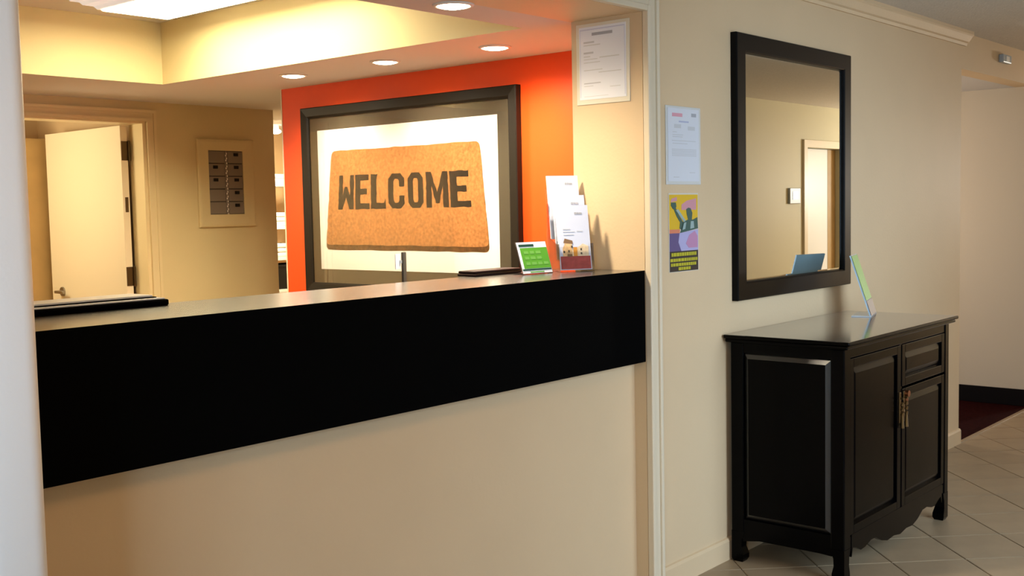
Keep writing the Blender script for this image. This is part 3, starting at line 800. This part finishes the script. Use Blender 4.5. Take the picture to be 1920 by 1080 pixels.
# bracket feet
def foot(xc, yc, sx, sy):
    bm = bmesh.new()
    prof = [(.030, .012, 0), (.036, .012, .012), (.036, .016, .03), (.028, .012, .06), (.030, .016, .09), (.044, .03, .125)]
    rings = []
    for a, _, z in prof:
        x0 = xc; x1 = xc+sx*(a+.014); y0 = yc; y1 = yc+sy*(a+.014)
        if z == 0: x0 += sx*.006; y0 += sy*.006
        rings.append([bm.verts.new(p) for p in ((x0, y0, z), (x1, y0, z), (x1, y1, z), (x0, y1, z))])
    for a, b in zip(rings, rings[1:]):
        for i in range(4): bm.faces.new((a[i], a[(i+1) % 4], b[(i+1) % 4], b[i]))
    bm.faces.new(rings[0][::-1]); bm.faces.new(rings[-1])
    child('leg', bm, M_LACQ, t)
foot(CX0, CYF, 1, 1); foot(CX1, CYF, -1, 1); foot(CX0, CYB, 1, -1); foot(CX1, CYB, -1, -1)

# green card on the cabinet
t = empty('cabinet_card', (4.83, -.205, .907), 'tall green card in slanted clear stand on the black cabinet', 'sign', math.radians(16))
w_, h_ = .190, .285
Mt = Matrix.Rotation(math.radians(-18), 4, 'X')
tbox('acrylic_panel', M_ACRYL, t, Mt, -w_/2, w_/2, -.0016, .001, .0, h_)
bm = B((-w_/2, w_/2, 0, .085, .0005, .004)); obj('acrylic_foot', bm, mat('frosted_acrylic', (.75, .80, .85), .2, .5), t)
tbox('card_back', mat('pale_blue_card', (.45,.62,.74), .5, .4), t, Mt, -w_/2, w_/2, .0012, .0060, .004, h_)
plane_part('card_front', [R(-w_/2, w_/2, .004, h_)], M_PAPER, t, Mt, off=-.0008)
plane_part('green_print', [R(-w_/2+.004, w_/2-.004, .075, h_-.004)], M_GREEN, t, Mt, off=.0018)
plane_part('brown_print', [R(-w_/2+.004, w_/2-.004, .006, .072)], mat('brown_print', (.16, .12, .10), .5, .4), t, Mt, off=.0018)

# ================================================================== BREAKER PANEL
t = empty('breaker_panel', (4.24, YB, 1.335), 'cream-framed electrical breaker panel on the office back wall', 'electrical panel')
bx0, bx1, bz0, bz1 = 4.030, 4.455, 1.335, 1.888
ix0, ix1, iz0, iz1 = 4.110, 4.368, 1.415, 1.816
def pc(i, h): return [(bx0+i, YB-h, bz0+i), (bx1-i, YB-h, bz0+i), (bx1-i, YB-h, bz1-i), (bx0+i, YB-h, bz1-i)]
def pc2(i, h): return [(ix0+i, YB-h, iz0+i), (ix1-i, YB-h, iz0+i), (ix1-i, YB-h, iz1-i), (ix0+i, YB-h, iz1-i)]
bm = bmesh.new()
Ls = [[bm.verts.new(p) for p in q] for q in (pc(0, .0005), pc(0, .014), pc(.006, .020), pc(.018, .022), pc2(-.004, .016), pc2(0, .016), pc2(0, .0005))]
for k in range(len(Ls)):
    a, b = Ls[k], Ls[(k+1) % len(Ls)]
    for i in range(4): bm.faces.new((a[i], a[(i+1) % 4], b[(i+1) % 4], b[i]))
child('panel_frame', bm, M_OFFICE, t)
child('back_plate', B((ix0, ix1, YB-.006, YB-.0005, iz0, iz1)), mat('breaker_backing',(.10,.085,.07),.5,.3), t)
mid = (ix0+ix1)/2+.004
child('label_strip', B((mid-.010, mid+.010, YB-.0125, YB-.006, iz0, iz1)), mat('label_grey', (.22, .19, .16), .5, .3), t)
hgt = (iz1-iz0)/5
marks = []
for r in range(5):
    for z in range(5):
        zz = iz1-hgt*(r+.12+.19*z); marks.append(wr(mid-.006, mid+.001, zz-.010, zz)) if z % 2 else marks.append(wr(mid+.001, mid+.007, zz-.014, zz-.002))
wflat('label_marks', marks, M_WHITEPL, YB-.0125, t)
for r in range(5):
    z1 = iz1-hgt*r-.003; z0 = iz1-hgt*(r+1)+.003
    for s in (0, 1):
        x0, x1 = (ix0+.002, mid-.012) if s == 0 else (mid+.012, ix1-.002)
        b = child('breaker', B((x0, x1, YB-.013, YB-.006, z0, z1), bev=.0015), M_BREAKER, t)
        if s == 1 or r in (1, 2):
            xm = x1-.050 if s == 1 else x0+.048
            o = obj('toggle', B((xm-.017, xm+.017, YB-.018, YB-.0125, z1-.030, z1-.010), bev=.002), M_BLKPL, b)

# ================================================================== PASSAGE SHELVES
t = empty('storage_shelf', (5.45, 4.95, 0), 'white storage shelving glimpsed in the gap left of the orange wall', 'shelf')
sx0, sx1, sy0, sy1 = 5.15, 5.85, 4.75, 5.15
for x in (sx0, sx1-.03):
    for y in (sy0, sy1-.03):
        child('post', B((x, x+.03, y, y+.03, 0, 1.78)), M_WHITEPL, t)
for z in (.45, .80, 1.05, 1.29, 1.62):
    child('shelf_board', B((sx0, sx1, sy0, sy1, z, z+.025), bev=.002), M_WHITEPL, t)
def towels(x0, x1, z, n, label):
    t = empty('towel_stack', ((x0+x1)/2, 4.9, z), label, 'towels', group='folded towels on the passage shelves')
    for k in range(n):
        o = obj('folded_towel', B((-(x1-x0)/2, (x1-x0)/2, -.14, .14, k*.035, k*.035+.034), bev=.010, seg=3), M_TOWEL, t, True)
towels(5.30, 5.62, 1.645, 2, 'white folded towels on the topmost passage shelf')
towels(5.30, 5.62, 1.315, 3, 'white folded towels on the second passage shelf, below the topmost')
towels(5.30, 5.62, 1.075, 3, 'white folded towels on the middle passage shelf above the black crate')
def crate(z0, h, label):
    t = empty('storage_box', (5.46, 4.9, z0), label, 'box')
    bm = bmesh.new(); box(bm, -.20, .20, -.14, .14, 0, h, bev=.006); obj('box_body', bm, M_BLKPL, t)
    obj('box_rim', B((-.205, .205, -.145, .145, h-.02, h), bev=.003), M_BLKPL, t)
crate(.825, .19, 'black storage crate on the lower passage shelf')

# ================================================================== SMALL THINGS
t = empty('wall_sensor', (7.28, 0, 2.27), 'small pale sensor box on the header above the corridor opening', 'sensor')
child('housing', B((7.20, 7.36, -.03, -.001, 2.245, 2.295), bev=.006), M_GREYPL, t)
child('sensor_window', B((7.25, 7.31, -.033, -.0302, 2.255, 2.285), bev=.001), M_WHITEPL, t)
t = empty('wall_control', (9.93, -2.75, 1.475), 'grey wall control panel beside the doorway seen in the mirror', 'control panel')
child('housing', B((9.82, 10.04, -2.749, -2.725, 1.402, 1.552), bev=.005), M_GREYPL, t)
child('screen', B((9.87, 9.99, -2.7255, -2.722, 1.44, 1.52), bev=.001), mat('pale_screen', (.3, .34, .38), .3, .5), t)
